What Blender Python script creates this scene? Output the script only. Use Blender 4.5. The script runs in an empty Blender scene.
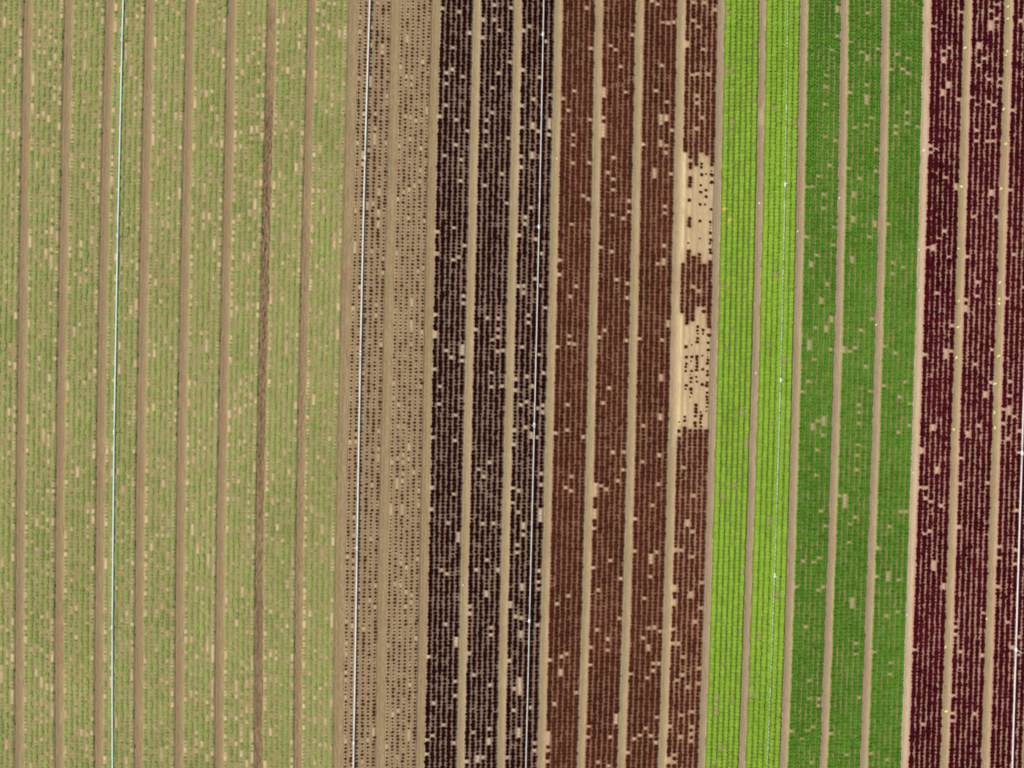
import bpy, math, random
import numpy as np
random.seed(7)
rng = np.random.default_rng(11)
C = bpy.context.scene.collection
scene = bpy.context.scene

# ------------------------------------------------------------------ camera, world, sun, exposure
S = 0.047                      # metres per photo pixel on the ground (aluminium pipe lengths of 9.14 m)
H = 40.0                       # height of the camera above the beds
cd = bpy.data.cameras.new("camera")
cam = bpy.data.objects.new("camera", cd); C.objects.link(cam)
cam.location = (0, 0, H); cam.rotation_euler = (0, 0, 0)
cd.sensor_width = 36.0; cd.lens = 36.0 * H / (1024 * S)
cd.clip_start = 0.5; cd.clip_end = 5000
scene.camera = cam
SUN_EL, SUN_AZ = math.radians(56), math.radians(172)     # azimuth of the sun measured from +X, anticlockwise
w = bpy.data.worlds.new("World"); scene.world = w; w.use_nodes = True
nt = w.node_tree; nt.nodes.clear()
sky = nt.nodes.new("ShaderNodeTexSky"); sky.sky_type = 'NISHITA'; sky.sun_disc = False
sky.sun_elevation = SUN_EL; sky.sun_rotation = math.pi / 2 - SUN_AZ
sky.air_density = 1.0; sky.dust_density = 2.5; sky.ozone_density = 1.0
bg = nt.nodes.new("ShaderNodeBackground"); bg.inputs[1].default_value = 0.10
wo = nt.nodes.new("ShaderNodeOutputWorld")
nt.links.new(sky.outputs[0], bg.inputs[0]); nt.links.new(bg.outputs[0], wo.inputs[0])
sd = bpy.data.lights.new("sun", 'SUN'); sd.energy = 2.55; sd.angle = math.radians(0.53); sd.color = (1.0, 0.965, 0.90)
so = bpy.data.objects.new("sun", sd); C.objects.link(so)
from mathutils import Vector
dv = Vector((math.cos(SUN_EL) * math.cos(SUN_AZ), math.cos(SUN_EL) * math.sin(SUN_AZ), math.sin(SUN_EL)))
so.rotation_euler = dv.to_track_quat('Z', 'Y').to_euler(); so.location = dv * 60
vs = scene.view_settings
vs.view_transform = 'Standard'; vs.look = 'None'; vs.exposure = 0.0; vs.gamma = 1.0; vs.use_curve_mapping = False
scene.cycles.filter_width = 1.9
scene.cycles.max_bounces = 5

# ------------------------------------------------------------------ helpers
def lin(c):
    return tuple(((v / 255) / 12.92 if v <= 10 else ((v / 255 + 0.055) / 1.055) ** 2.4) for v in c)
def X(px): return (px - 512) * S
def Yw(py): return (384 - py) * S

def link_obj(name, me, mat, parent=None):
    o = bpy.data.objects.new(name, me); C.objects.link(o)
    if mat is not None: me.materials.append(mat)
    if parent: o.parent = parent
    return o
def tag(o, label, cat, group=None, kind=None):
    if label: o["label"] = label
    if cat: o["category"] = cat
    if group: o["group"] = group
    if kind: o["kind"] = kind
    return o
def mesh_np(name, V, Q, attrs=None, smooth=True, uv=None):
    me = bpy.data.meshes.new(name)
    V = np.asarray(V, np.float32); Q = np.asarray(Q, np.int32)
    me.vertices.add(len(V)); me.vertices.foreach_set("co", V.ravel())
    me.loops.add(Q.size); me.loops.foreach_set("vertex_index", Q.ravel())
    me.polygons.add(len(Q))
    me.polygons.foreach_set("loop_start", np.arange(0, Q.size, Q.shape[1], dtype=np.int32))
    me.polygons.foreach_set("loop_total", np.full(len(Q), Q.shape[1], np.int32))
    me.polygons.foreach_set("use_smooth", np.full(len(Q), smooth, bool))
    for k, a in (attrs or {}).items():
        at = me.attributes.new(k, 'FLOAT', 'POINT'); at.data.foreach_set("value", np.asarray(a, np.float32))
    me.update(calc_edges=True); me.validate()
    return me

# smooth value noise on arrays
_perm = rng.random((256, 256))
def vnoise(x, y):
    xi = np.floor(x).astype(int); yi = np.floor(y).astype(int); fx = x - xi; fy = y - yi
    fx = fx * fx * (3 - 2 * fx); fy = fy * fy * (3 - 2 * fy)
    g = lambda a, b: _perm[a % 256, b % 256]
    return (g(xi, yi) * (1 - fx) + g(xi + 1, yi) * fx) * (1 - fy) + (g(xi, yi + 1) * (1 - fx) + g(xi + 1, yi + 1) * fx) * fy

# ------------------------------------------------------------------ materials
def nodes_of(name):
    m = bpy.data.materials.new(name); m.use_nodes = True
    t = m.node_tree; b = t.nodes["Principled BSDF"]
    return m, t, b
def mixc(t, fac, a, b, mode='MIX'):
    n = t.nodes.new("ShaderNodeMix"); n.data_type = 'RGBA'; n.blend_type = mode
    for sock, v in ((n.inputs[0], fac), (n.inputs[6], a), (n.inputs[7], b)):
        if isinstance(v, (int, float)): sock.default_value = v
        elif isinstance(v, tuple): sock.default_value = (*v, 1)
        else: t.links.new(v, sock)
    return n.outputs[2]
def noise(t, scale, detail=3, rough=0.6, stretch=None):
    tc = t.nodes.new("ShaderNodeNewGeometry")
    n = t.nodes.new("ShaderNodeTexNoise"); n.inputs["Scale"].default_value = scale
    n.inputs["Detail"].default_value = detail; n.inputs["Roughness"].default_value = rough
    if stretch:
        mp = t.nodes.new("ShaderNodeMapping"); mp.inputs["Scale"].default_value = stretch
        t.links.new(tc.outputs["Position"], mp.inputs[0]); t.links.new(mp.outputs[0], n.inputs[0])
    else: t.links.new(tc.outputs["Position"], n.inputs[0])
    return n.outputs[0]
def ramp(t, src, lo, hi):
    r = t.nodes.new("ShaderNodeMapRange"); r.inputs[1].default_value = lo; r.inputs[2].default_value = hi
    t.links.new(src, r.inputs[0]); return r.outputs[0]
def attr(t, name):
    a = t.nodes.new("ShaderNodeAttribute"); a.attribute_name = name; return a.outputs["Fac"]

def soil(name, moist_shade, dry_lit, pink=(165, 118, 95), olive=(150, 138, 88), amt=0.35):
    m, t, b = nodes_of(name)
    base = mixc(t, attr(t, "dry_lit"), lin(moist_shade), lin(dry_lit))
    # slow shifts of hue along the rows, clay and silt
    base = mixc(t, ramp(t, noise(t, 1.3, 3, 0.6, (1.0, 0.25, 1)), 0.5, 0.8), base, mixc(t, amt, base, lin(pink)))
    base = mixc(t, ramp(t, noise(t, 1.7, 3, 0.6, (1.0, 0.2, 1)), 0.52, 0.8), base, mixc(t, amt, base, lin(olive)))
    # crumbs
    f = ramp(t, noise(t, 16, 4, 0.75), 0.25, 0.75)
    base = mixc(t, 1.0, base, mixc(t, f, (0.74, 0.73, 0.71), (1.22, 1.22, 1.20)), 'MULTIPLY')
    t.links.new(base, b.inputs["Base Color"])
    b.inputs["Roughness"].default_value = 0.95; b.inputs["Specular IOR Level"].default_value = 0.1
    bp = t.nodes.new("ShaderNodeBump"); bp.inputs["Strength"].default_value = 0.6; bp.inputs["Distance"].default_value = 0.02
    t.links.new(noise(t, 22, 5, 0.7), bp.inputs["Height"]); t.links.new(bp.outputs[0], b.inputs["Normal"])
    return m
SOIL = {
 'G': soil("soil_green_block", (160, 144, 98), (218, 194, 148), pink=(172, 136, 104), amt=.35),
 'T': soil("soil_seedling_block", (158, 134, 101), (218, 192, 148), pink=(148, 116, 92)),
 'D': soil("soil_dark_block", (141, 116, 98), (220, 194, 158), pink=(136, 102, 92)),
 'B': soil("soil_brown_block", (138, 98, 76), (222, 194, 152), pink=(142, 92, 82)),
 'L': soil("soil_lime_block", (112, 124, 54), (214, 186, 148)),  # dark green base carries the shade and leaf cast between rows
 'K': soil("soil_green_head_block", (142, 140, 84), (214, 194, 150)),
 'R': soil("soil_burgundy_block", (184, 142, 120), (216, 186, 152)),
 'P': soil("soil_bare_patch_bed", (156, 114, 92), (228, 207, 154), pink=(196, 170, 128), amt=.3),
}
LANE = {
 'pinkbrown': soil("furrow_brown", (157, 132, 99), (186, 164, 118)),
 'tan': soil("furrow_tan", (156, 134, 98), (186, 162, 120)),
 'olive': soil("furrow_olive", (168, 148, 108), (202, 176, 140), olive=(154, 146, 98)),
 'mauve': soil("furrow_mauve", (168, 145, 116), (198, 175, 140)),
 'rough': soil("furrow_rough", (126, 102, 76), (172, 144, 108), pink=(140, 110, 84), olive=(130, 112, 80)),
 'pale': soil("furrow_pale", (200, 176, 142), (218, 195, 162)),
}
def leafmat(name, a, b_, rough=0.55, spec=0.25, trans=0.0):
    m, t, b = nodes_of(name)
    c = mixc(t, attr(t, "tint"), a, b_)
    t.links.new(c, b.inputs["Base Color"])
    b.inputs["Roughness"].default_value = rough; b.inputs["Specular IOR Level"].default_value = spec
    return m
LEAF = {
 'G': leafmat("leaf_young_green", (0.18, 0.245, 0.040), (0.47, 0.52, 0.15), 0.7, 0.12),
 'T': leafmat("leaf_red_seedling", (0.036, 0.012, 0.006), (0.110, 0.040, 0.020), 0.7, 0.05),
 'D': leafmat("leaf_near_black", (0.007, 0.0011, 0.0010), (0.032, 0.0048, 0.0036), 0.75, 0.03),
 'B': leafmat("leaf_brown_red", (0.042, 0.010, 0.004), (0.120, 0.031, 0.014), 0.7, 0.05),
 'L': leafmat("leaf_lime", (0.12, 0.255, 0.008), (0.365, 0.57, 0.055), 0.6, 0.12),
 'K': leafmat("leaf_mid_green", (0.040, 0.135, 0.004), (0.135, 0.325, 0.024), 0.6, 0.12),
 'R': leafmat("leaf_burgundy", (0.022, 0.0015, 0.003), (0.095, 0.006, 0.014), 0.7, 0.04),
}
def plain(name, col, rough=0.5, metal=0.0, spec=0.4, var=0.15):
    m, t, b = nodes_of(name)
    c = mixc(t, ramp(t, noise(t, 9, 3), 0.35, 0.7), col, tuple(v * (1 - var) for v in col))
    t.links.new(c, b.inputs["Base Color"])
    b.inputs["Roughness"].default_value = rough; b.inputs["Metallic"].default_value = metal
    b.inputs["Specular IOR Level"].default_value = spec
    return m
M_ALU = plain("weathered_aluminium", (0.88, 0.89, 0.78), 0.6, 0.0)
M_MINT = plain("mint_tinted_aluminium", (0.84, 0.97, 0.84), 0.7, 0.0, 0.2, 0.03)
M_COUP = plain("bright_coupler", (0.94, 0.93, 0.86), 0.4, 0.0)
M_BRASS = plain("sprinkler_brass", (0.62, 0.50, 0.25), 0.4, 0.7)
M_SCRAP = plain("pale_cut_leaf", (0.88, 0.92, 0.32), 0.6, 0.0, 0.3, 0.3)
M_SCRAPW = plain("bleached_cut_leaf", (0.92, 0.88, 0.70), 0.6, 0.0, 0.3, 0.25)
M_SCRAPG = plain("green_cut_leaf", (0.26, 0.42, 0.05), 0.6, 0.0, 0.3, 0.3)
M_STONE = plain("pale_clod", (0.62, 0.52, 0.36), 0.95, 0.0, 0.1, 0.3)

# ------------------------------------------------------------------ surveyed centre lines of the lanes between the beds (photo pixels at five heights)
YS = np.array([10, 190, 384, 576, 758.])
LT = np.array([
[27.5,68,109,149,190,231,271.5,312,353.5,395.5,436,476.5,517.5,558,598.5,639.5,681,721.5,763,803.5,844,885,926.5,967.5,1008.5],
[24,64.5,105.3,145.2,186.5,228,267,307,349,392,431.5,472.5,513.5,554.5,595.5,635.5,677,717.5,759.5,800,841,882,922.5,962,1003],
[21.5,60.5,100.3,141,181.5,222.5,262.5,303,344.5,386.5,427.5,468,509,550,591,632,674,714,755.5,796,836.5,877,917,956.5,997.5],
[19,59,99.5,139,180,220.5,259,299,340,383,424,464,504,545.5,586.5,627,667.5,708,748.5,790,830,870,910.5,950,991],
[18.4,58.5,98,138,178.5,218.5,258.5,298,338.5,380,420,460,500.5,541,580.5,621,662,702,742.5,783.5,823,863.5,904,944,985]])
K0, K1 = -1, 26                       # lanes built, 0..24 are the surveyed ones
Y0, Y1 = -66.0, 834.0
polys = {k: np.polyfit(YS, LT[:, k], 3) for k in range(25)}
def lane_x(k, y):
    y = np.asarray(y, float); yc = np.clip(y, 0, 768)
    if 0 <= k <= 24: x = np.polyval(polys[k], yc)
    elif k < 0: x = np.polyval(polys[0], yc) + 40.6 * k
    else: x = np.polyval(polys[24], yc) + 40.7 * (k - 24)
    return x - (y - yc) * 0.022
def kind_of_bed(k):
    return 'G' if k <= 7 else 'T' if k <= 9 else 'D' if k <= 12 else 'B' if k <= 16 else 'L' if k <= 18 else 'K' if k <= 21 else 'R'
def row_x(k, r, y):
    a, b = lane_x(k, y), lane_x(k + 1, y)
    sp = 0.1343 * (b - a)
    if k == 7: a, b = a - 0.5, b - 2.0; 
    return (a + b) / 2 + (r - 2.5) * sp

# ------------------------------------------------------------------ where plants are missing: (origin x, origin y, zoom, [(u, v, n)...])
GAPS = [
(425,0,5.12,[(90,48),(440,38),(298,103),(508,160),(232,163),(380,160),(620,210),(145,235),(430,312),(505,357),(112,375),(140,360),(197,388),(378,375),(585,388),(115,428),(350,452),(112,537),(500,537),(558,507),(640,490),(638,630,3),(82,595),(345,578),(320,618),(553,640,2),(497,662),(165,608),(218,665),(318,672),(583,665),(638,683),(428,707),(315,748),(163,740),(828,45),(855,250),(975,255),(1003,350),(768,467),(708,500),(740,558),(845,615),(762,685),(918,490,2),(915,605),(912,665,4),(918,460)]),
(425,150,5.12,[(105,20),(187,57),(183,168),(395,128),(310,178),(490,42),(490,95),(552,30,2),(418,280),(545,298),(517,338),(517,376),(485,438),(65,410),(65,522),(148,395),(202,490),(150,558),(175,553),(600,525),(570,460),(480,690),(508,690),(598,700),(560,655),(195,745),(510,740),(760,60),(840,60),(965,40),(815,232),(838,260),(962,145),(960,200),(755,382),(935,118),(960,325),(1015,355),(900,495),(958,528),(692,558),(692,630),(770,705),(745,742),(985,668)]),
(425,300,5.12,[(198,15),(58,68),(57,158),(55,192),(323,97),(372,197),(345,203),(375,158),(375,100),(537,75),(535,108),(617,40),(195,245),(190,270,2),(137,303),(190,315),(110,255),(50,355),(375,265),(400,262),(500,243),(585,287),(345,368),(343,437),(400,443),(525,385),(465,400),(465,455),(608,370),(553,435),(72,535),(153,592),(490,540),(520,515),(603,540),(577,560),(603,580),(520,655),(545,680),(458,672),(570,700),(155,718),(40,707),(545,710),(458,745),(740,190),(745,228),(770,230),(690,245),(920,162),(895,183),(942,452),(910,522),(728,530),(728,668),(670,685),(812,708)]),
(425,450,5.12,[(330,73),(303,128),(592,112),(593,183),(453,195),(478,205),(448,265),(35,195),(35,302),(148,225),(170,443,3),(115,378),(297,368),(348,375),(507,385,2),(505,430),(590,308),(588,350,3),(478,313),(472,492),(470,525),(320,562),(375,617),(498,693,2),(318,740,2),(87,612),(583,612),(583,670),(583,710),(748,135),(722,195),(748,208),(988,150),(873,180),(905,190),(930,205),(873,222,3),(870,325,3),(868,408),(945,557),(862,603),(998,657),(885,712),(735,752),(960,5)]),
(425,600,4.571,[(208,20),(205,70),(393,25,2),(97,103),(145,193,3),(415,75),(440,85),(515,118),(303,128),(303,160),(440,157,2),(17,260),(205,243),(388,270),(140,375),(140,440),(230,345),(298,397),(435,380,3),(410,408),(435,425,2),(38,478),(403,500),(483,490),(85,562),(38,618),(10,640),(10,703),(290,585),(290,632),(218,612),(430,612,3),(503,655),(503,685),(193,730),(240,725,2),(375,713),(135,660),(290,663),(603,22),(885,77),(785,140),(835,182),(640,243),(572,275),(617,250),(620,335,2),(693,418),(595,483),(753,218),(755,300),(830,228),(745,580),(745,630),(843,620),(873,535,3),(937,338),(563,615,3),(563,650),(563,690),(563,735),(1015,120),(995,170),(1015,220,2),(1015,357),(1005,590),(980,612),(955,640),(930,700),(792,735),(840,765)]),
(580,150,5.12,[(380,118,3),(435,22),(460,115),(250,258),(248,310),(220,355),(437,285),(433,320),(432,485),(430,580,2),(405,590),(245,690),(572,705),(608,718),(245,765)]),
(580,300,5.12,[(455,115,2),(240,213),(310,203),(415,390,2),(410,600,2),(325,648)]),
(580,450,5.12,[(220,12),(405,20),(325,60),(530,80),(193,150),(220,95),(405,180),(580,235),(288,343),(550,365,2),(575,415),(370,285),(280,522),(387,522),(363,550,3),(362,650),(490,518),(517,518),(568,547),(478,705,2),(568,745,2),(620,680),(205,657),(323,760)]),
(580,0,5.12,[(370,10),(400,25),(430,115),(480,108),(452,127),(265,172),(548,235,2),(583,20),(580,98),(635,18),(690,42),(607,130),(632,248),(422,330),(578,378),(603,378),(657,378),(392,458),(245,470),(430,523),(455,520),(408,600,2),(435,600,2),(410,630),(598,490),(598,525),(628,597),(598,655),(465,665),(412,725,2),(325,742),(440,750)]),
(580,600,4.571,[(430,15,2),(415,38),(553,43),(520,105),(335,118),(310,123),(290,170),(363,148),(315,220,2),(415,130),(420,190),(443,203),(470,265),(330,290),(330,322),(362,290),(540,313),(305,357),(230,338),(468,340),(443,360),(490,402),(540,373),(510,515),(458,530),(347,537),(295,592),(270,612),(320,617),(245,640),(220,700),(407,580),(458,625),(507,575),(507,605),(505,640),(430,707),(400,740,2),(425,745),(345,650),(625,85),(605,210),(655,293),(625,440,2),(625,500,3),(700,462),(635,672,2),(610,745,2),(735,140),(830,177,2),(850,130),(820,335),(785,380),(785,437,2),(785,570),(905,525),(830,665)]),
(720,0,5.02,[(40,75,2),(175,215),(38,352,2),(70,370),(70,330),(85,405),(62,440),(165,505),(40,570),(62,610,2),(40,680),(70,665),(268,550,2),(165,735),(365,620,2),(380,55),(590,50,2),(575,175),(558,245),(738,70),(655,215),(710,255),(787,245),(735,298,2),(732,430),(732,498,3),(648,460),(525,372),(525,440),(522,530),(522,688),(572,703),(758,592),(727,628),(678,640),(885,268),(942,292),(858,345),(918,350),(938,362),(932,560),(935,612),(878,630),(880,660),(985,637),(780,755)]),
(720,153,5.02,[(552,60),(490,120),(440,163),(460,170),(515,205),(520,272),(570,375),(432,410),(565,462),(483,507),(462,560,2),(535,662),(505,745,2),(645,85),(695,122),(667,200,2),(770,100),(660,328,2),(770,350,2),(840,360),(743,422),(660,525),(660,550),(862,550),(912,572),(862,605),(60,55),(235,220),(155,430),(55,540),(280,605,2),(45,685),(120,718),(285,555)]),
(720,306,5.02,[(555,70,2),(485,110),(530,122,2),(708,127),(450,195,3),(552,210),(485,260),(632,225,2),(655,232),(683,215),(828,205),(728,308),(880,240),(430,380),(448,382),(412,430),(745,425),(693,500),(693,540),(520,570,3),(498,578),(465,605,2),(690,590),(512,645),(485,718),(690,700),(935,382),(900,452),(948,485),(948,603),(893,628),(815,398),(765,65),(690,750),(152,45),(225,98),(38,225),(65,110),(235,205,2),(245,250),(95,315),(330,280,2),(108,543,2),(140,570),(130,690,3),(65,475),(258,600),(30,655)]),
(720,459,5.02,[(480,73),(683,55),(630,180),(605,180),(627,217,3),(505,260),(528,330),(675,295),(650,328),(652,410),(498,500),(470,512),(415,512),(793,440),(935,268),(908,270),(850,338),(840,585,3),(792,595),(893,597),(380,645),(515,645),(490,652),(660,718,3),(885,765),(72,130,2),(18,115),(20,190,2),(245,310,3),(245,192),(305,195),(118,440),(100,560,2),(290,685,2),(45,295),(105,705)]),
(720,612,4.923,[(425,75),(818,15),(665,150),(665,203),(757,198),(835,245),(830,297),(435,345),(430,430),(483,425),(483,457),(683,413),(455,560),(432,578),(398,615),(348,585),(545,598),(740,695),(818,735),(620,705),(450,740)]),
(884,0,7.314,[(835,25),(790,75),(835,130),(775,155),(778,208,2),(555,80),(475,340),(430,368),(430,440,2),(698,330,2),(733,415),(697,463),(770,573),(845,590),(845,640),(463,630,2),(425,685,2),(535,715),(655,725),(775,745),(365,190),(1010,155)]),
(884,105,7.314,[(340,300),(375,330),(345,350),(800,150),(675,268),(740,268),(800,275),(670,190),(448,540),(517,597,2),(785,640,2),(925,630),(945,30),(800,15),(680,10)]),
(884,210,7.314,[(658,45),(815,45),(400,213),(355,285,2),(318,270),(480,340),(612,340),(388,603),(685,525),(683,630),(610,660),(605,730,2),(950,318),(900,655),(1010,575)]),
(884,315,7.314,[(487,92),(458,245),(450,300,2),(487,265),(290,275),(668,370),(785,255),(773,490),(740,575,2),(918,500),(918,580),(900,695,3),(875,700),(955,740)]),
(884,420,7.314,[(345,65,2),(693,42),(612,115,2),(870,40),(908,150),(980,75),(567,267),(382,380,2),(270,212,2),(265,490),(305,487),(345,585),(300,585),(570,455),(752,470),(410,630),(965,665),(970,250)]),
(884,525,7.314,[(550,12),(335,45),(300,75),(365,305,2),(430,440,2),(840,240),(840,165),(830,445),(525,735),(720,640),(910,720),(345,270),(950,295),(950,190)]),
(884,630,7.314,[(520,38),(220,132),(558,170),(708,190),(505,468),(500,620),(500,668),(980,60),(975,190),(265,700),(930,135),(660,600)]),
]
# the bare patch in the brown-red block: full stretches and lone plants of each of its six rows
PATCH = [
 ([(-99,152),(262,313),(437,999)], [(431,1.0),(422,.45)]),
 ([(-99,159),(163,169.5),(178,187.5),(216,229),(249,325),(426,999)], [(200.3,1),(243,.6),(346.6,1),(357,1),(363.7,.8),(367,.8),(371,.7),(385.5,.9),(389,.6),(416.8,.7),(420.7,.9)]),
 ([(-99,165),(255,322),(429,999)], [(345,.5),(357,.9),(361,.5),(371,.8),(374.5,.4),(378,.9),(382,.8),(389,1),(393,.8),(397,.45)]),
 ([(-99,153),(252.5,306),(429.5,999)], [(164,.8),(167.4,.9),(174.7,1),(185.4,.7),(192.2,.9),(204.5,.9),(221,.9),(238.5,.5),(326.6,.9),(330.5,.8),(333.7,.6),(338.3,.9),(342,1),(356.4,1),(359.5,.9),(362.9,.9),(366.5,1),(370,.9),(377,.7),(381.6,.7),(405,1),(408.6,1),(412,1),(416,.9),(422.6,1),(426,.9)]),
 ([(-99,157),(264,305),(430,999)], [(174,.55),(190.3,.9),(196.6,.9),(204.5,.6),(311.5,1.2),(330,.9),(333.7,.6),(355.6,.6),(369.4,.9),(384.5,1),(412,.6),(415.8,1),(419,.8),(422.6,.9),(426.5,.8)]),
 ([(-99,165),(258,328),(429.5,999)], [(171,.5),(175,1.1),(182.5,1.1),(209.3,.8),(222,.8),(225.3,.4),(228.4,.4),(233,.9),(240,.9),(243.3,.7),(249.7,.9),(252.8,1),(335,1.1),(342.7,.9),(350,.9),(353.5,.4),(356.6,.5),(360,.9),(363.2,.9),(371.3,.8),(375,.9),(382.6,.9),(385.7,1),(392.8,.8),(396.7,.8),(399.7,.8),(402.8,.8),(407,.6),(411,.5)]),
]

PITCH = 3.6
plants = []     # dicts as tuples: kind, bed, row, x, y, scale, flag
missing = {}    # bed -> list of (x, y, strength, kernel)
gl = []
for ox, oy, z, L in GAPS:
    for g in L:
        gl.append((ox + g[0] / z, oy + g[1] / z, g[2] if len(g) > 2 else 1))
for bed in range(K0, K1):
    kd = kind_of_bed(bed); missing[bed] = []
    phase = rng.random() * PITCH; slip = rng.normal(0, .25, 6)      # one planter drops the six rows of a bed together
    for r in range(6):
        ys = np.arange(Y0, Y1, PITCH) + phase + slip[r]
        ys = ys + (vnoise(ys / 45 + r * 3.1, ys * 0 + bed) - .5) * 1.1 + rng.normal(0, 0.13, len(ys))
        xs = row_x(bed, r, ys) + rng.normal(0, {'G':.18,'T':.2,'D':.2,'B':.18,'L':.12,'K':.14,'R':.12}[kd], len(ys))
        # vigour drifts along each row
        vig = 1 + {'G':.2,'T':.2,'D':.11,'B':.09,'L':.06,'K':.1,'R':.1}[kd] * (vnoise(ys / 14 + r * 31.7 + bed * 7.3, ys * 0 + r * 3.3 + bed) - 0.5) * 2
        sc = vig * rng.normal(1, {'G':.13,'T':.2,'D':.07,'B':.07,'L':.04,'K':.08,'R':.09}[kd], len(ys))
        sc = np.clip(sc, 0.45, 1.35)
        gone = np.zeros(len(ys), bool)
        for gx, gy, n in gl:
            if abs(gy) > 5000: continue
            bx = row_x(bed, r, gy)
            if abs(gx - bx) < 2.75:
                idx = np.argsort(abs(ys - gy))[:n]
                if kd == 'L': sc[idx] *= (.62 if n < 2 else .42)
                else: gone[idx] = True
        if kd == 'G':
            if r in (0, 5): sc *= .86
            p = 2.0 * [.060, .028, .036, .036, .042, .050][r] * (2.0 if bed in (4, 5, 0) and r in (0, 3, 4) else 1.0)
            i = 0
            while i < len(ys):
                i += int(rng.exponential(1 / p)) + 1
                n = 1 + int(rng.exponential(.75)); gone[i:i + n] = True; i += n
            sc[rng.random(len(ys)) < .14] *= .5
        elif kd == 'T':
            gone |= rng.random(len(ys)) < 0.05
            for _ in range(1):
                i = rng.integers(0, len(ys)); gone[i:i + rng.integers(2, 4)] = True
            sc *= 0.93 if bed == 8 else 0.88
            if r == 0: sc *= 0.9
        else:
            q = {'D': .003, 'B': .001, 'L': .0, 'K': .0, 'R': .001}[kd]
            gone |= rng.random(len(ys)) < q
            outside = (ys < 0) | (ys > 768)
            gone |= outside & (rng.random(len(ys)) < 0.012)
            small = rng.random(len(ys)) < {'D': .05, 'B': .03, 'L': .01, 'K': .04, 'R': .03}[kd]
            sc[small] *= 0.72
        if bed == 17: sc *= .93 - .12 * (vnoise(ys / 12, ys * 0 + r) > .72)
        flag = np.zeros(len(ys), int)
        if bed == 16:
            iv, lone = PATCH[r]
            keep = np.zeros(len(ys), bool)
            for a, b in iv: keep |= (ys > a) & (ys < b)
            gone |= ~keep
            lone_l = [(a, s_) for a, s_ in lone]
        # shallow drag mark across one brown-red bed
        if bed == 14:
            yl = 86 - (xs - 607) * 0.16
            sc[(abs(ys - yl) < 1.9) & (r > 0)] *= 0.6
        pats = rng.random(len(ys))
        for x, y, s_, g in zip(xs, ys, sc, gone):
            if g or (kd == 'L' and s_ < .66): missing[bed].append((x, y, r))
            if g: pass
            else: plants.append([kd, bed, r, x, y, s_, 0])
        if bed == 16:
            for a, s_ in lone_l:
                plants.append([kd, bed, r, float(row_x(16, r, a)) + rng.normal(0, .3), a, s_ * 0.92, 1])

# ------------------------------------------------------------------ ground, beds, furrows
SHALLOW = {8: .035, 9: .035, 10: .06}
def lane_depth(k): return SHALLOW.get(k, .06 if k < 8 else .065)
LW = {8: 5.2, 9: 4.8, 10: 4.6}
def half_w(k): return LW.get(k, 4.35 if k < 17 else 4.1)

g = mesh_np("ground", [(-900, -900, -.3), (900, -900, -.3), (900, 900, -.3), (-900, 900, -.3)], [(0, 1, 2, 3)], {"dry_lit": [0.3] * 4}, False)
tag(link_obj("ground", g, LANE['olive']), None, None, kind="structure")

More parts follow.
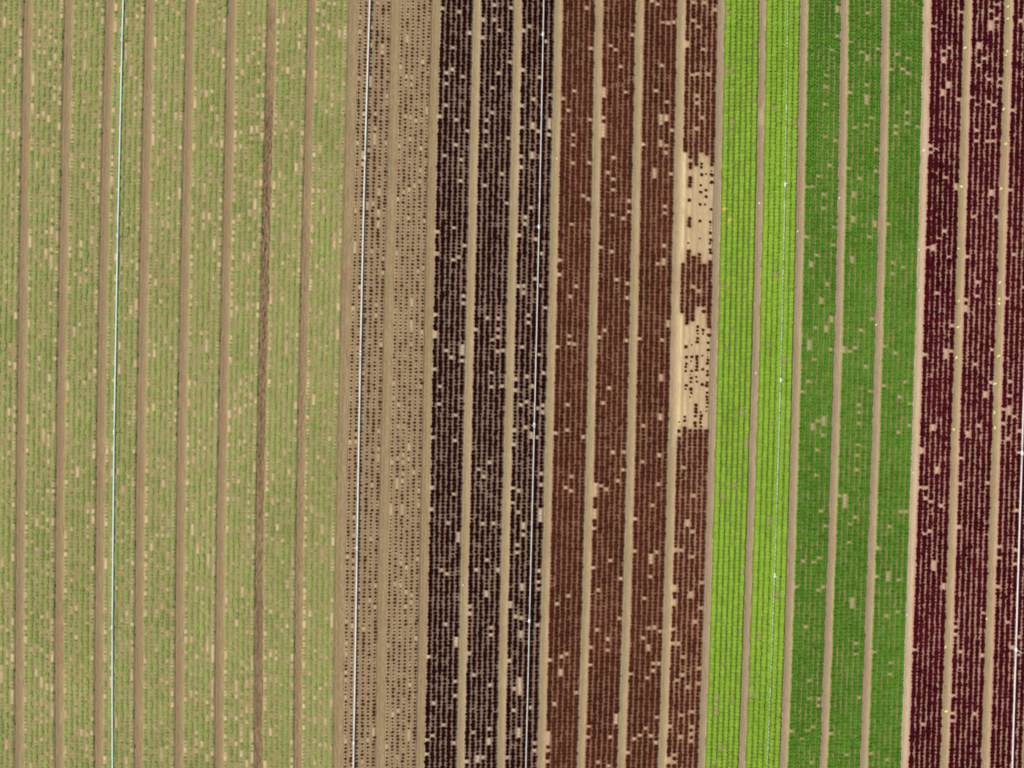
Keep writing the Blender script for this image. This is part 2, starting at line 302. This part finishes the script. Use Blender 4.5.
ny = int((Y1 - Y0) / 1.8) + 1
yg = np.linspace(Y0, Y1, ny)
def grid_quads(nx, ny):
    i = np.arange(nx - 1)[None, :] + np.arange(ny - 1)[:, None] * nx
    return np.stack([i, i + nx, i + nx + 1, i + 1], -1).reshape(-1, 4)
for bed in range(K0, K1):
    kd = kind_of_bed(bed)
    a = lane_x(bed, yg); b = lane_x(bed + 1, yg)
    wa, wb = half_w(bed), half_w(bed + 1)
    if bed == 8: wa = 5.2
    wob = lambda s_: 0.55 * (vnoise(yg / 9 + s_, yg * 0 + s_) - .5) * 2
    nx = 33
    f = np.linspace(0, 1, nx)
    # outline from foot of left slope to foot of right slope
    xl = a + wa - 1.7 + wob(bed * 3.1); xr = b - wb + 1.7 + wob(bed * 5.7 + 40)
    XX = xl[:, None] + (xr - xl)[:, None] * f[None, :]
    YY = np.repeat(yg[:, None], nx, 1)
    dl = XX - xl[:, None]; dr = xr[:, None] - XX
    da, db = lane_depth(bed) + .03, lane_depth(bed + 1) + .03
    sm = lambda t: np.clip(t, 0, 1) ** 2 * (3 - 2 * np.clip(t, 0, 1))
    Z = -(1 - sm(dl / 2.3)) * da - (1 - sm(dr / 2.3)) * db
    Z = Z + 0.012 * (vnoise(XX * .9, YY * .7) - .5) + 0.006 * (rng.random(XX.shape) - .5)
    dry_lit = np.zeros(XX.shape)
    # pale crust of the sown strip, broken along the row
    amp = {'G': .60, 'T': .34, 'D': .10, 'B': .08, 'L': .1, 'K': .15, 'R': .35}[kd]
    for r in range(6):
        rx = row_x(bed, r, yg)
        br = vnoise(yg / 7 + r * 17 + bed * 5, yg * 0 + r * 9)[:, None]
        am = amp * (1.5 if (r in (0, 5) and kd == 'G') else 1)
        dry_lit += am * (0.2 + 1.5 * br ** 1.5) * np.exp(-((XX - rx[:, None]) / 1.1) ** 2)
        Z -= 0.008 * np.exp(-((XX - rx[:, None]) / 0.9) ** 2)
        if bed == 16 and r in (0, 1):
            m_ = ((yg > 152) & (yg < 262)) | ((yg > 313) & (yg < 425)) if r == 0 else ((yg > 325) & (yg < 345)) | ((yg > 390) & (yg < 416)) | ((yg > 188) & (yg < 250))
            dry_lit += ((.75 if r == 0 else .35) * m_ * (.4 + 1.2 * vnoise(yg / 5, yg * 0 + r)))[:, None] * np.exp(-((XX - rx[:, None] + .1) / 0.75) ** 2)
    # paler toward the shoulders of the bed in the clay blocks
    if kd in 'DBR': dry_lit += .45 * (np.exp(-(dl / 2.2) ** 2) + np.exp(-(dr / 2.2) ** 2))
    if kd == 'K': dry_lit += .5 * np.exp(-(dl / 2.2) ** 2)  # sun-facing left shoulder lightened in the soil colour itself
    kx, ky, st = {'G': (1.0, 1.7, .5), 'T': (1.0, 1.5, .65), 'D': (1.8, 1.6, .95), 'B': (1.8, 1.6, .95), 'L': (1.6, 1.8, .8), 'K': (1.6, 1.4, .55), 'R': (1.7, 1.5, .8)}[kd]
    patch_d = np.zeros(XX.shape)
    for mx, my, r in missing[bed]:
        j0 = max(0, int((my - 8 - Y0) / 1.8)); j1 = min(ny, int((my + 8 - Y0) / 1.8) + 2)
        if bed == 16: kx2, ky2, s2 = 3.2, 3.0, .34
        else: kx2, ky2, s2 = kx, ky, st * rng.uniform(.75, 1.15)
        patch_d[j0:j1] += s2 * np.exp(-((XX[j0:j1] - mx) / kx2) ** 2 - ((YY[j0:j1] - my) / ky2) ** 2)
    dry_lit += np.clip(patch_d, 0, 1.0 if bed != 16 else .95) + (0 if bed != 16 else np.clip(patch_d, 0, 1) * .35 * (vnoise(XX * .9, YY * .06) - .5))
    me = mesh_np("soil_bed", np.stack([X(XX), Yw(YY), Z], -1).reshape(-1, 3), grid_quads(nx, ny), {"dry_lit": np.clip(dry_lit, 0, 1.5).ravel()})
    tag(link_obj("soil_bed", me, SOIL['P' if bed == 16 else kd]), None, None, kind="structure")

for k in range(K0, K1 + 1):
    kind = 'rough' if k == 6 else 'pinkbrown' if k <= 7 else 'tan' if k <= 10 else 'olive' if k <= 16 else 'mauve' if k <= 20 else 'pale' if k == 22 or k == 21 and False else 'mauve' if k == 21 else 'olive'
    nx = 15
    c = lane_x(k, yg); hw = half_w(k) - .55
    f = np.linspace(-1, 1, nx)
    XX = c[:, None] + hw * f[None, :]
    YY = np.repeat(yg[:, None], nx, 1)
    d = lane_depth(k)
    F = np.repeat(f[None, :], ny, 0)
    rough = np.full(ny, .012)
    if k == 6: rough = .012 + .055 * np.clip((yg - 85) / 40, 0, 1) * (.55 + .45 * np.clip((470 - yg) / 150, 0, 1))
    if k == 7: rough = .012 + .02 * np.clip((yg - 180) / 60, 0, 1)
    if k == 8: rough = rough * 0 + .02
    Z = -d + 0.018 * F ** 2 + rough[:, None] * (rng.random(XX.shape) - .5) + rough[:, None] * 1.4 * (vnoise(XX * .55, YY * .5) - .5)
    if k == 6:                                     # deep tyre cleats pressed into the wet soil
        on = np.clip((yg - 85) / 40, 0, 1) * np.clip((800 - yg) / 300, .35, 1)
        cl = np.sin(YY * 1.45 + 2.2 * np.abs(F) + 5 * vnoise(XX * .05, YY * .06)) * (1 - np.abs(F) ** 3)
        Z += on[:, None] * (.026 * cl * (.4 + 1.2 * vnoise(XX * .6, YY * .3)))
    Z -= 0.004 * np.cos(F * 7)                     # twin tyre ruts
    dry_lit = .3 * (vnoise(XX * .3 + 9, YY * .05) - .3) + .35 * (vnoise(XX * .5 + k * 3, YY * .22) - .5) + .12 * (rng.random(XX.shape) - .5)  # right edges made paler below: sun on that slope put into colour
    if kind == 'olive': dry_lit = dry_lit + .55 * np.clip((F - .35) / .5, 0, 1) + .2 * np.clip((-F - .6) / .4, 0, 1)
    elif kind == 'mauve': dry_lit = dry_lit + .6 * np.clip((F - .5) / .4, 0, 1)
    elif kind == 'rough': dry_lit = dry_lit + .6 - .3 * np.clip((yg - 60) / 60, 0, 1)[:, None] * (1 - F ** 4) + .7 * (vnoise(XX * .8, YY * .45) - .5)
    elif kind == 'pinkbrown': dry_lit = dry_lit + .45 * np.clip((F - .45) / .5, 0, 1)
    elif kind == 'pale': dry_lit = dry_lit + .5 * np.clip((F - .2) / .5, 0, 1)
    else: dry_lit = dry_lit + .12
    if k == 16:
        pm = np.clip((yg - 145) / 20, 0, 1) * np.clip((455 - yg) / 25, 0, 1)
        dry_lit = dry_lit + (.5 * pm)[:, None] * (.6 + .4 * F)
    if k == 18:
        dry_lit = dry_lit + 1.2 * (np.exp(-((yg - 116) / 9) ** 4))[:, None]
    me = mesh_np("furrow", np.stack([X(XX), Yw(YY), Z], -1).reshape(-1, 3), grid_quads(nx, ny), {"dry_lit": np.clip(dry_lit, 0, 1.5).ravel()})
    tag(link_obj("furrow", me, LANE[kind]), None, None, kind="structure")

# ------------------------------------------------------------------ lettuce plants
def rosette(rings, core, r_, jag=0.0):
    """rings: (n leaves, reach, half width, start height, tip height, belly). Returns verts, quads, tint."""
    V, Q, A = [], [], []
    for n, reach, hw, z0, z1, belly, *tt in rings:
        tt = tt[0] if tt else 0
        ph = r_.uniform(0, 6.28)
        for i in range(n):
            a = ph + i * 6.283 / n + r_.uniform(-.22, .22)
            L = reach * r_.uniform(.82, 1.14); W = hw * r_.uniform(.85, 1.15)
            ca, sa = math.cos(a), math.sin(a); base = len(V)
            tw = r_.uniform(-.15, .15)
            for t, wf in ((.12, .35), (.6, 1.0), (1.0, .62)):
                for s in (-1, 0, 1):
                    x = L * (t if s == 0 else t * (1 - .10 * t + jag * r_.uniform(-1, 1)))
                    y = s * W * wf + tw * L * t
                    z = z0 + (z1 - z0) * t + belly * math.sin(t * 3.14) + (abs(s) * .16 * W) * (1 if t < .9 else r_.uniform(-1, 1.4))
                    V.append((x * ca - y * sa, x * sa + y * ca, max(z, .004)))
                    A.append(.15 + .6 * t + tt + r_.uniform(-.12, .12))
            for j in range(2):
                for q in range(2):
                    b = base + j * 3 + q
                    Q.append((b, b + 3, b + 4, b + 1))
    if core:
        n, R, z0, h = core; base = len(V)
        for lev, (rr, zz) in enumerate(((R, z0), (R * .8, z0 + h * .65), (R * .25, z0 + h))):
            for i in range(n):
                a = i * 6.283 / n + lev * .3; q = rr * r_.uniform(.85, 1.12)
                V.append((q * math.cos(a), q * math.sin(a), zz + r_.uniform(-.1, .1) * h)); A.append(.35 + .35 * lev / 2 + r_.uniform(-.1, .1))
        for lev in range(2):
            for i in range(n):
                Q.append((base + lev * n + i, base + lev * n + (i + 1) % n, base + (lev + 1) * n + (i + 1) % n, base + (lev + 1) * n + i))
    return np.array(V), np.array(Q), np.array(A)
P = S
KSPEC = {  # reach etc. in metres via pixel size
 'G': lambda r_: rosette([(6, 2.0 * P, .88 * P, .004, .026, .012, -.1), (4, 1.0 * P, .6 * P, .02, .045, .01)], None, r_),
 'T': lambda r_: rosette([(6, 1.34 * P, .58 * P, .004, .030, .015), (3, .85 * P, .5 * P, .02, .045, .01)], None, r_),
 'D': lambda r_: rosette([(7, 2.08 * P, .9 * P, .01, .045, .03), (4, 1.2 * P, .7 * P, .04, .075, .02)], (5, .45 * P, .04, .045), r_),
 'B': lambda r_: rosette([(7, 2.1 * P, .9 * P, .01, .05, .03), (4, 1.25 * P, .75 * P, .04, .08, .02)], (5, .5 * P, .04, .05), r_),
 'L': lambda r_: rosette([(7, 2.95 * P, 1.05 * P, .01, .03, .018, -.26), (7, 1.9 * P, .95 * P, .03, .085, .045, .15), (4, 1.2 * P, .8 * P, .07, .12, .02, .2)], (5, .7 * P, .07, .06), r_),  # dark old outer leaves also paint the shade between rows
 'K': lambda r_: rosette([(8, 2.6 * P, .70 * P, .01, .055, .03, -.12), (7, 1.9 * P, .65 * P, .03, .10, .03, .12), (4, 1.0 * P, .5 * P, .06, .13, .01, .1)], None, r_, .08),  # outer ring tinted down, inner rings up: shade between plants in the colour
 'R': lambda r_: rosette([(8, 2.55 * P, .9 * P, .01, .06, .035), (5, 1.6 * P, .8 * P, .04, .09, .02)], (5, .5 * P, .04, .05), r_, .09),
}
NV = 12
DR = {'G': .35, 'T': .3, 'D': .3, 'B': .4, 'L': .2, 'K': .35, 'R': .35}
TJ = {'G': .13, 'T': .25, 'D': .22, 'B': .25, 'L': .12, 'K': .18, 'R': .25}
PROTO = {}
for kd in KSPEC:
    L = []
    for v in range(NV):
        r_ = random.Random(100 * ord(kd) + v)
        V, Q, A = KSPEC[kd](r_)
        L.append((V, Q, A, TJ[kd] * r_.uniform(-1, 1)))
    PROTO[kd] = L
PNAME = {'G': 'young_green_lettuce', 'T': 'red_lettuce_seedling', 'D': 'dark_red_lettuce', 'B': 'brown_red_lettuce',
         'L': 'lime_lettuce', 'K': 'green_lettuce', 'R': 'burgundy_lettuce'}
# rows whose plants are separate objects: (bed, row, label, group), tried in order, 300 of a kind in all
SEP = {
 'G': [(0, 0, "small pale green lettuce in the first planted row right of the leftmost bare furrow"),
       (0, 1, "small pale green lettuce in the second row right of the leftmost bare furrow, upper part")],
 'T': [(8, 3, "tiny dark red seedling in the second row right of the tan bed's pipe"),
       (8, 4, "tiny dark red seedling in the third row right of the tan bed's pipe, upper part")],
 'D': [(10, 0, "near-black lettuce in the leftmost near-black row, beside the tan seedling bed"),
       (10, 1, "near-black lettuce in the second near-black row from the seedling bed, upper part")],
 'B': [(13, 0, "brown-red lettuce in the leftmost brown-red row, beside the near-black lettuces"),
       (13, 1, "brown-red lettuce in the second brown-red row from the near-black lettuces, upper part")],
 'L': [(17, 0, "round lime green lettuce in the leftmost lime row, beside the brown-red block"),
       (17, 1, "round lime green lettuce in the second lime row from the brown-red block, upper part")],
 'K': [(19, 0, "deep green lettuce in the leftmost deep green row, beside the lime lettuces"),
       (19, 1, "deep green lettuce in the second deep green row from the lime lettuces, upper part")],
 'R': [(22, 0, "burgundy lettuce in the leftmost burgundy row, beside the deep green block"),
       (22, 1, "burgundy lettuce in the second burgundy row from the deep green block, upper part")],
}
STUFF_LABEL = {
 'G': "small pale green lettuces filling the wide block of beds on the left",
 'T': "tiny dark red seedlings dotting the two tan soil beds",
 'D': "near-black lettuces filling the three beds right of the seedlings",
 'B': "brown-red lettuces filling the four beds round the bare patch",
 'L': "bright lime green lettuces filling the two lime beds",
 'K': "deep green lettuces filling the three beds right of the lime ones",
 'R': "burgundy lettuces filling the beds along the right edge"}
YELLOW = [(725, 211), (730.5, 221)]
for kd in KSPEC:
    mine = [p for p in plants if p[0] == kd]
    protos = PROTO[kd]; mat = LEAF[kd]
    pm = []
    for v, (V, Q, A, tj) in enumerate(protos):
        pm.append(mesh_np(PNAME[kd], V, Q, {"tint": np.clip(A + tj, 0, 1)})); pm[-1].materials.append(mat)
    sep = []; used = set()
    def take(p, label, group, sc_min=None):
        used.add(id(p))
        sep.append((p, label, group))
    quota = 300
    if kd == 'B':
        for p in mine:
            if p[6] == 1:
                small = p[5] < .62
                take(p, "very small brown-red lettuce standing alone on the bare cream patch" if small else "brown-red lettuce standing scattered on the bare cream patch",
                     "tiny lettuces on the bare patch" if small else "scattered lettuces on the bare patch"); quota -= 1
    if kd == 'L':
        for i, (yx, yy) in enumerate(YELLOW):
            p = min(mine, key=lambda q: (q[3] - yx) ** 2 + (q[4] - yy) ** 2)
            take(p, ["yellowing lettuce at the left edge of the lime block, beside the bare patch bed",
                     "yellow tinged lettuce one row in from the left edge of the lime block"][i], None); quota -= 1
    for bed, r, label in SEP[kd]:
        c = sorted([p for p in mine if p[1] == bed and p[2] == r and -1 < p[4] < 769 and id(p) not in used], key=lambda q: q[4])
        for p in c[:max(0, quota)]:
            p[5] = min(p[5] * 1.06, 1.3)
            take(p, label, label.split(" in the ")[0] + "s in the " + " ".join(label.split(" in the ")[1].split()[:5]).rstrip(","))
        quota -= len(c)
        if quota <= 0: break
    for n, (p, label, group) in enumerate(sep):
        me = pm[rng.integers(NV)]
        if "yellow" in label:
            me = me.copy(); me.name = "yellow_lettuce"; me.materials.clear()
            if "leaf_yellow" not in bpy.data.materials: leafmat("leaf_yellow", (.45, .42, .02), (.75, .62, .08))
            me.materials.append(bpy.data.materials["leaf_yellow"])
        o = bpy.data.objects.new(PNAME[kd] if "yellow" not in label else "yellowing_lettuce", me)
        C.objects.link(o)
        o.location = (X(p[3]), Yw(p[4]), -.004); o.rotation_euler = (0, 0, rng.random() * 6.28)
        o.scale = (p[5], p[5], p[5] * rng.uniform(.85, 1.1))
        tag(o, label, "lettuce" if kd != 'T' else "seedling", group)
    rest = [p for p in mine if id(p) not in used]
    VV, QQ, AA = [], [], []; off = 0
    vi = rng.integers(0, NV, len(rest))
    arr = np.array([(p[3], p[4], p[5]) for p in rest])
    for v, (V, Q, A, tj) in enumerate(protos):
        s = arr[vi == v]; n = len(s)
        th = rng.random(n) * 6.283; c_, s_ = np.cos(th)[:, None], np.sin(th)[:, None]; sc = s[:, 2:3]
        x = (V[None, :, 0] * c_ - V[None, :, 1] * s_) * sc + X(s[:, 0:1])
        y = (V[None, :, 0] * s_ + V[None, :, 1] * c_) * sc + Yw(s[:, 1:2])
        z = V[None, :, 2] * sc * rng.uniform(.85, 1.1, (n, 1)) - .004
        VV.append(np.stack([x, y, z], -1).reshape(-1, 3))
        QQ.append((Q[None] + (np.arange(n) * len(V))[:, None, None] + off).reshape(-1, 4)); off += n * len(V)
        dr = DR[kd] * (vnoise(s[:, 0:1] / 55 + 3, s[:, 1:2] / 70 + 5) + .5 * vnoise(s[:, 0:1] / 17, s[:, 1:2] / 23) - .75)
        AA.append(np.clip(A[None] + dr + TJ[kd] * rng.uniform(-1, 1, (n, 1)), 0, 1).ravel())
    me = mesh_np(PNAME[kd] + "_rows", np.concatenate(VV), np.concatenate(QQ), {"tint": np.concatenate(AA)})
    o = link_obj(PNAME[kd] + "_rows", me, mat)
    tag(o, STUFF_LABEL[kd], "lettuce field" if kd != 'T' else "seedlings", kind="stuff")

# ------------------------------------------------------------------ irrigation pipes
def tube_mesh(name, pts, rad, n=10, closed=True):
    V, Q = [], []
    pts = [Vector(p) for p in pts]
    for i, p in enumerate(pts):
        d = (pts[min(i + 1, len(pts) - 1)] - pts[max(i - 1, 0)]).normalized()
        u = d.cross(Vector((0, 0, 1)));
        if u.length < 1e-3: u = Vector((1, 0, 0))
        u.normalize(); v_ = d.cross(u).normalized()
        rr = rad[i] if isinstance(rad, (list, tuple)) else rad
        for j in range(n):
            a = j * 2 * math.pi / n
            V.append(p + u * rr * math.cos(a) + v_ * rr * math.sin(a))
    for i in range(len(pts) - 1):
        for j in range(n):
            a, b = i * n + j, i * n + (j + 1) % n
            Q.append((a, b, b + n, a + n))
    if closed:
        for base in (0, (len(pts) - 1) * n):
            for j in range(0, n - 2, 2):
                q = (base, base + j + 1, base + j + 2, base + (j + 3) % n)
                if q[3] != q[0]: Q.append(q)
                else: Q.append((base, base + j + 1, base + j + 2, base + j + 2))
    me = bpy.data.meshes.new(name)
    faces = [tuple(dict.fromkeys(q)) for q in Q]
    me.from_pydata([tuple(v) for v in V], [], [f for f in faces if len(f) > 2]); me.update()
    for p in me.polygons: p.use_smooth = True
    return me
def riser_parts(parent, x, y, z):
    h = .42
    r1 = link_obj("riser", tube_mesh("riser", [(x, y, z), (x, y, z + h)], .013, 8), M_ALU, parent)
    # impact sprinkler: body, nozzle, arm
    a = random.uniform(0, 6.28); ca, sa = math.cos(a), math.sin(a)
    link_obj("sprinkler_head", tube_mesh("sprinkler_head", [(x, y, z + h), (x, y, z + h + .03), (x, y, z + h + .06)], [.02, .027, .016], 8), M_BRASS, r1)
    link_obj("nozzle", tube_mesh("nozzle", [(x, y, z + h + .04), (x + .09 * ca, y + .09 * sa, z + h + .07)], [.015, .009], 8), M_BRASS, r1)
    link_obj("sprinkler_arm", tube_mesh("sprinkler_arm", [(x - .05 * ca, y - .05 * sa, z + h + .065), (x, y, z + h + .085), (x + .1 * ca, y + .1 * sa, z + h + .09)], .006, 6), M_BRASS, r1)
    # prop foot that keeps the riser upright
    link_obj("stabiliser", tube_mesh("stabiliser", [(x - .16, y - .01, z - .02), (x, y, z), (x + .02, y + .01, z)], .014, 6), M_ALU, parent)
def pipeline(label, table, joints, zz, rad=.039, mat=M_ALU):
    ys_, xs_ = zip(*table); pf = np.polyfit(ys_, xs_, min(3, len(ys_) - 1))
    px = lambda y: float(np.polyval(pf, min(max(y, -20), 790)) + (min(max(y, -20), 790) - y) * .02)
    root = bpy.data.objects.new("irrigation_line", None); C.objects.link(root)
    y_mid = min(max(joints[len(joints) // 2], 0), 768)
    root.location = (X(px(y_mid)), Yw(y_mid), 0)
    tag(root, label, "irrigation pipe", "white irrigation pipes lying along the rows")
    O = root.location
    for a, b in zip(joints[:-1], joints[1:]):
        n = 9
        pts = []
        for i in range(n):
            y = a + (b - a) * i / (n - 1)
            sag = -.012 * math.sin(math.pi * i / (n - 1))
            pts.append((X(px(y)) - O.x, Yw(y) - O.y, zz + sag))
        pts[0] = (pts[0][0], pts[0][1] - .03, pts[0][2]); pts[-1] = (pts[-1][0], pts[-1][1] + .03, pts[-1][2])
        link_obj("pipe", tube_mesh("pipe", pts, rad, 12), mat, root)
    for y in joints[:-1] if joints[0] > Y0 else joints[1:-1]:
        x0, y0 = X(px(y)) - O.x, Yw(y) - O.y
        cpl = [(x0, y0 + .11, zz), (x0, y0 + .07, zz), (x0, y0 - .07, zz), (x0, y0 - .11, zz)]
        cp = link_obj("coupler", tube_mesh("coupler", cpl, [.047, .058, .058, .047], 12), M_COUP, root)
        riser_parts(root, x0, y0, zz + .03)
    return root
random.seed(3)
pipeline("white pipe crossing the pale green block, leftmost of the pipes", [(10,123.5),(190,119.5),(384,115.5),(576,113.5),(758,113)], [-66,40,236,432,627,834], .06, .036, M_MINT)
pipeline("thick white pipe lying over the tan seedling bed", [(10,370),(190,364.2),(384,360.8),(576,356.6),(758,354)], [-66,-37,158,353,548,743,834], .06, .039)
pipeline("white pipe lying over the near-black lettuces", [(10,543.5),(190,540.3),(384,534.8),(576,531),(758,526)], [-66,35,227,425,620.5,834], .08, .023)
pipeline("thin pipe half hidden among the lime green lettuces", [(10,787.5),(190,784.4),(384,780.3),(576,774),(758,767.3)], [-66,-10,185,380,575,770,834], .052, .024)
pipeline("white pipe in the burgundy lettuces at the right edge, rightmost of the pipes", [(258,1027),(384,1023),(453,1021.2),(576,1016.8),(649,1015),(758,1011.6)], [-66,62,258,453,649,834], .09, .034)

# ------------------------------------------------------------------ cut leaves and clods on the furrows
def scrap_mesh(name, r_, size):
    V, Q = [], []
    n = 5
    bend = r_.uniform(-.8, .8)
    for i in range(n):
        t = i / (n - 1); wdt = size * (.18 + .5 * math.sin(.3 + t * 2.5))
        cx, cy = size * 1.9 * (t - .5), bend * size * (t - .5) ** 2 * 2
        for s in (-1, -.4, .4, 1):
            V.append((cx + r_.uniform(-.08, .08) * size, cy + s * wdt, .02 + .35 * size * (s * s) * .8 + r_.uniform(0, .12) * size + (.25 * size * t)))
    for i in range(n - 1):
        for j in range(3):
            b = i * 4 + j; Q.append((b, b + 4, b + 5, b + 1))
    me = mesh_np(name, V, Q)
    return me
def put_scrap(px, py, size, mat, label, group, name="cut_leaf", z=-.07, cat="leaf"):
    r_ = random.Random(int(px * 7 + py * 13))
    o = link_obj(name, scrap_mesh(name, r_, size), mat)
    o.location = (X(px), Yw(py), z); o.rotation_euler = (0, 0, r_.uniform(0, 6.28))
    tag(o, label, cat, group); return o
V7 = 7.314
def vz(oy, u, v): return (884 + u / V7, oy + v / V7)
laneA = [vz(0,593,348), vz(105,568,595), vz(210,545,283), vz(210,548,663), vz(315,543,88), vz(315,530,312), vz(420,512,70), vz(630,450,125), vz(630,455,595)]
laneB = [vz(0,908,45), vz(0,908,135), vz(0,903,373), vz(0,893,402), vz(105,875,30), vz(105,892,285), vz(105,857,610), vz(210,848,528), vz(210,843,650), vz(210,843,683), vz(315,840,298), vz(315,812,502), vz(315,807,712), vz(420,812,58), vz(525,748,690)]
laneC = [vz(105,290,330), vz(210,258,290), vz(210,258,585), vz(420,215,385), vz(525,170,660)]
for i, (x, y) in enumerate(laneA):
    put_scrap(x, y, .078, M_SCRAP, "pale yellow cut leaf in the furrow between the first and second burgundy beds", "pale leaves in the first burgundy furrow")
for i, (x, y) in enumerate(laneB):
    big = (i == len(laneB) - 1)
    put_scrap(x, y, .10 if big else .078, M_SCRAP, "largest yellow cut leaf, low in the furrow between the second and third burgundy beds" if big else "pale yellow cut leaf in the furrow between the second and third burgundy beds", None if big else "pale leaves in the second burgundy furrow")
for i, (x, y) in enumerate(laneC):
    put_scrap(x, y, .075 if i == 0 else .05, M_SCRAPW, "bleached leaf between deep green and burgundy blocks, highest one" if i == 0 else "bleached leaf scrap on the pale furrow between deep green and burgundy blocks", None if i == 0 else "bleached scraps between green and burgundy", name="leaf_scrap")
x, y = vz(630, 450, 420); put_scrap(x, y, .07, M_SCRAPG, "green weed leaf in the furrow between the first and second burgundy beds", None, name="green_leaf")
for (x, y), lb in (((556.8, 158.5), "white bent leaf scrap between near-black and brown-red blocks, upper one"), ((556, 350), "white bent leaf scrap between near-black and brown-red blocks, lower one"),
                   ((463, 585), "white leaf scrap in the furrow between the first two near-black beds"),
                   ((759.4, 203), "white speck in the furrow between the two lime beds, upper one"), ((755.8, 373), "yellow speck in the furrow between the two lime beds, lower one"),
                   ((797.7, 231), "small white speck in the furrow between lime and deep green blocks"), ((839.5, 198), "white speck in the furrow between the first two deep green beds"),
                   ((876.3, 324.5), "pale speck in the furrow between the last two deep green beds")):
    put_scrap(x, y, .055, M_SCRAPW, lb, None, name="leaf_scrap", z=-.06)
def clod(px, py, rad, label, group):
    r_ = random.Random(int(px * 3 + py)); V, Q = [], []; n = 7
    for lev, (rr, zz) in enumerate(((1, 0), (.95, .35), (.55, .7), (.08, .82))):
        for i in range(n):
            a = i * 6.283 / n; q = rad * rr * r_.uniform(.8, 1.2)
            V.append((q * math.cos(a), q * math.sin(a), zz * rad * r_.uniform(.9, 1.1)))
    for lev in range(3):
        for i in range(n):
            Q.append((lev * n + i, lev * n + (i + 1) % n, (lev + 1) * n + (i + 1) % n, (lev + 1) * n + i))
    o = link_obj("soil_clod", mesh_np("soil_clod", V, Q, smooth=False), M_STONE)
    o.location = (X(px), Yw(py), -.11); tag(o, label, "soil clod", group); return o
clod(27, 162.5, .05, "pale clod in the leftmost furrow, near the top of the photo", None)
clod(223, 398, .05, "pale clod in the sixth furrow from the left, upper of two", None)
clod(218, 449.5, .04, "pale clod in the sixth furrow from the left, lower of two", None)
clod(187.5, 73, .035, "small pale clod in the fifth furrow from the left, near the top", None)
clod(299.3, 623.5, .05, "pale clod in the eighth furrow from the left, low in the photo", None)
clod(256.5, 692, .045, "pale clod in the seventh furrow from the left, at the bottom of its rough track", None)
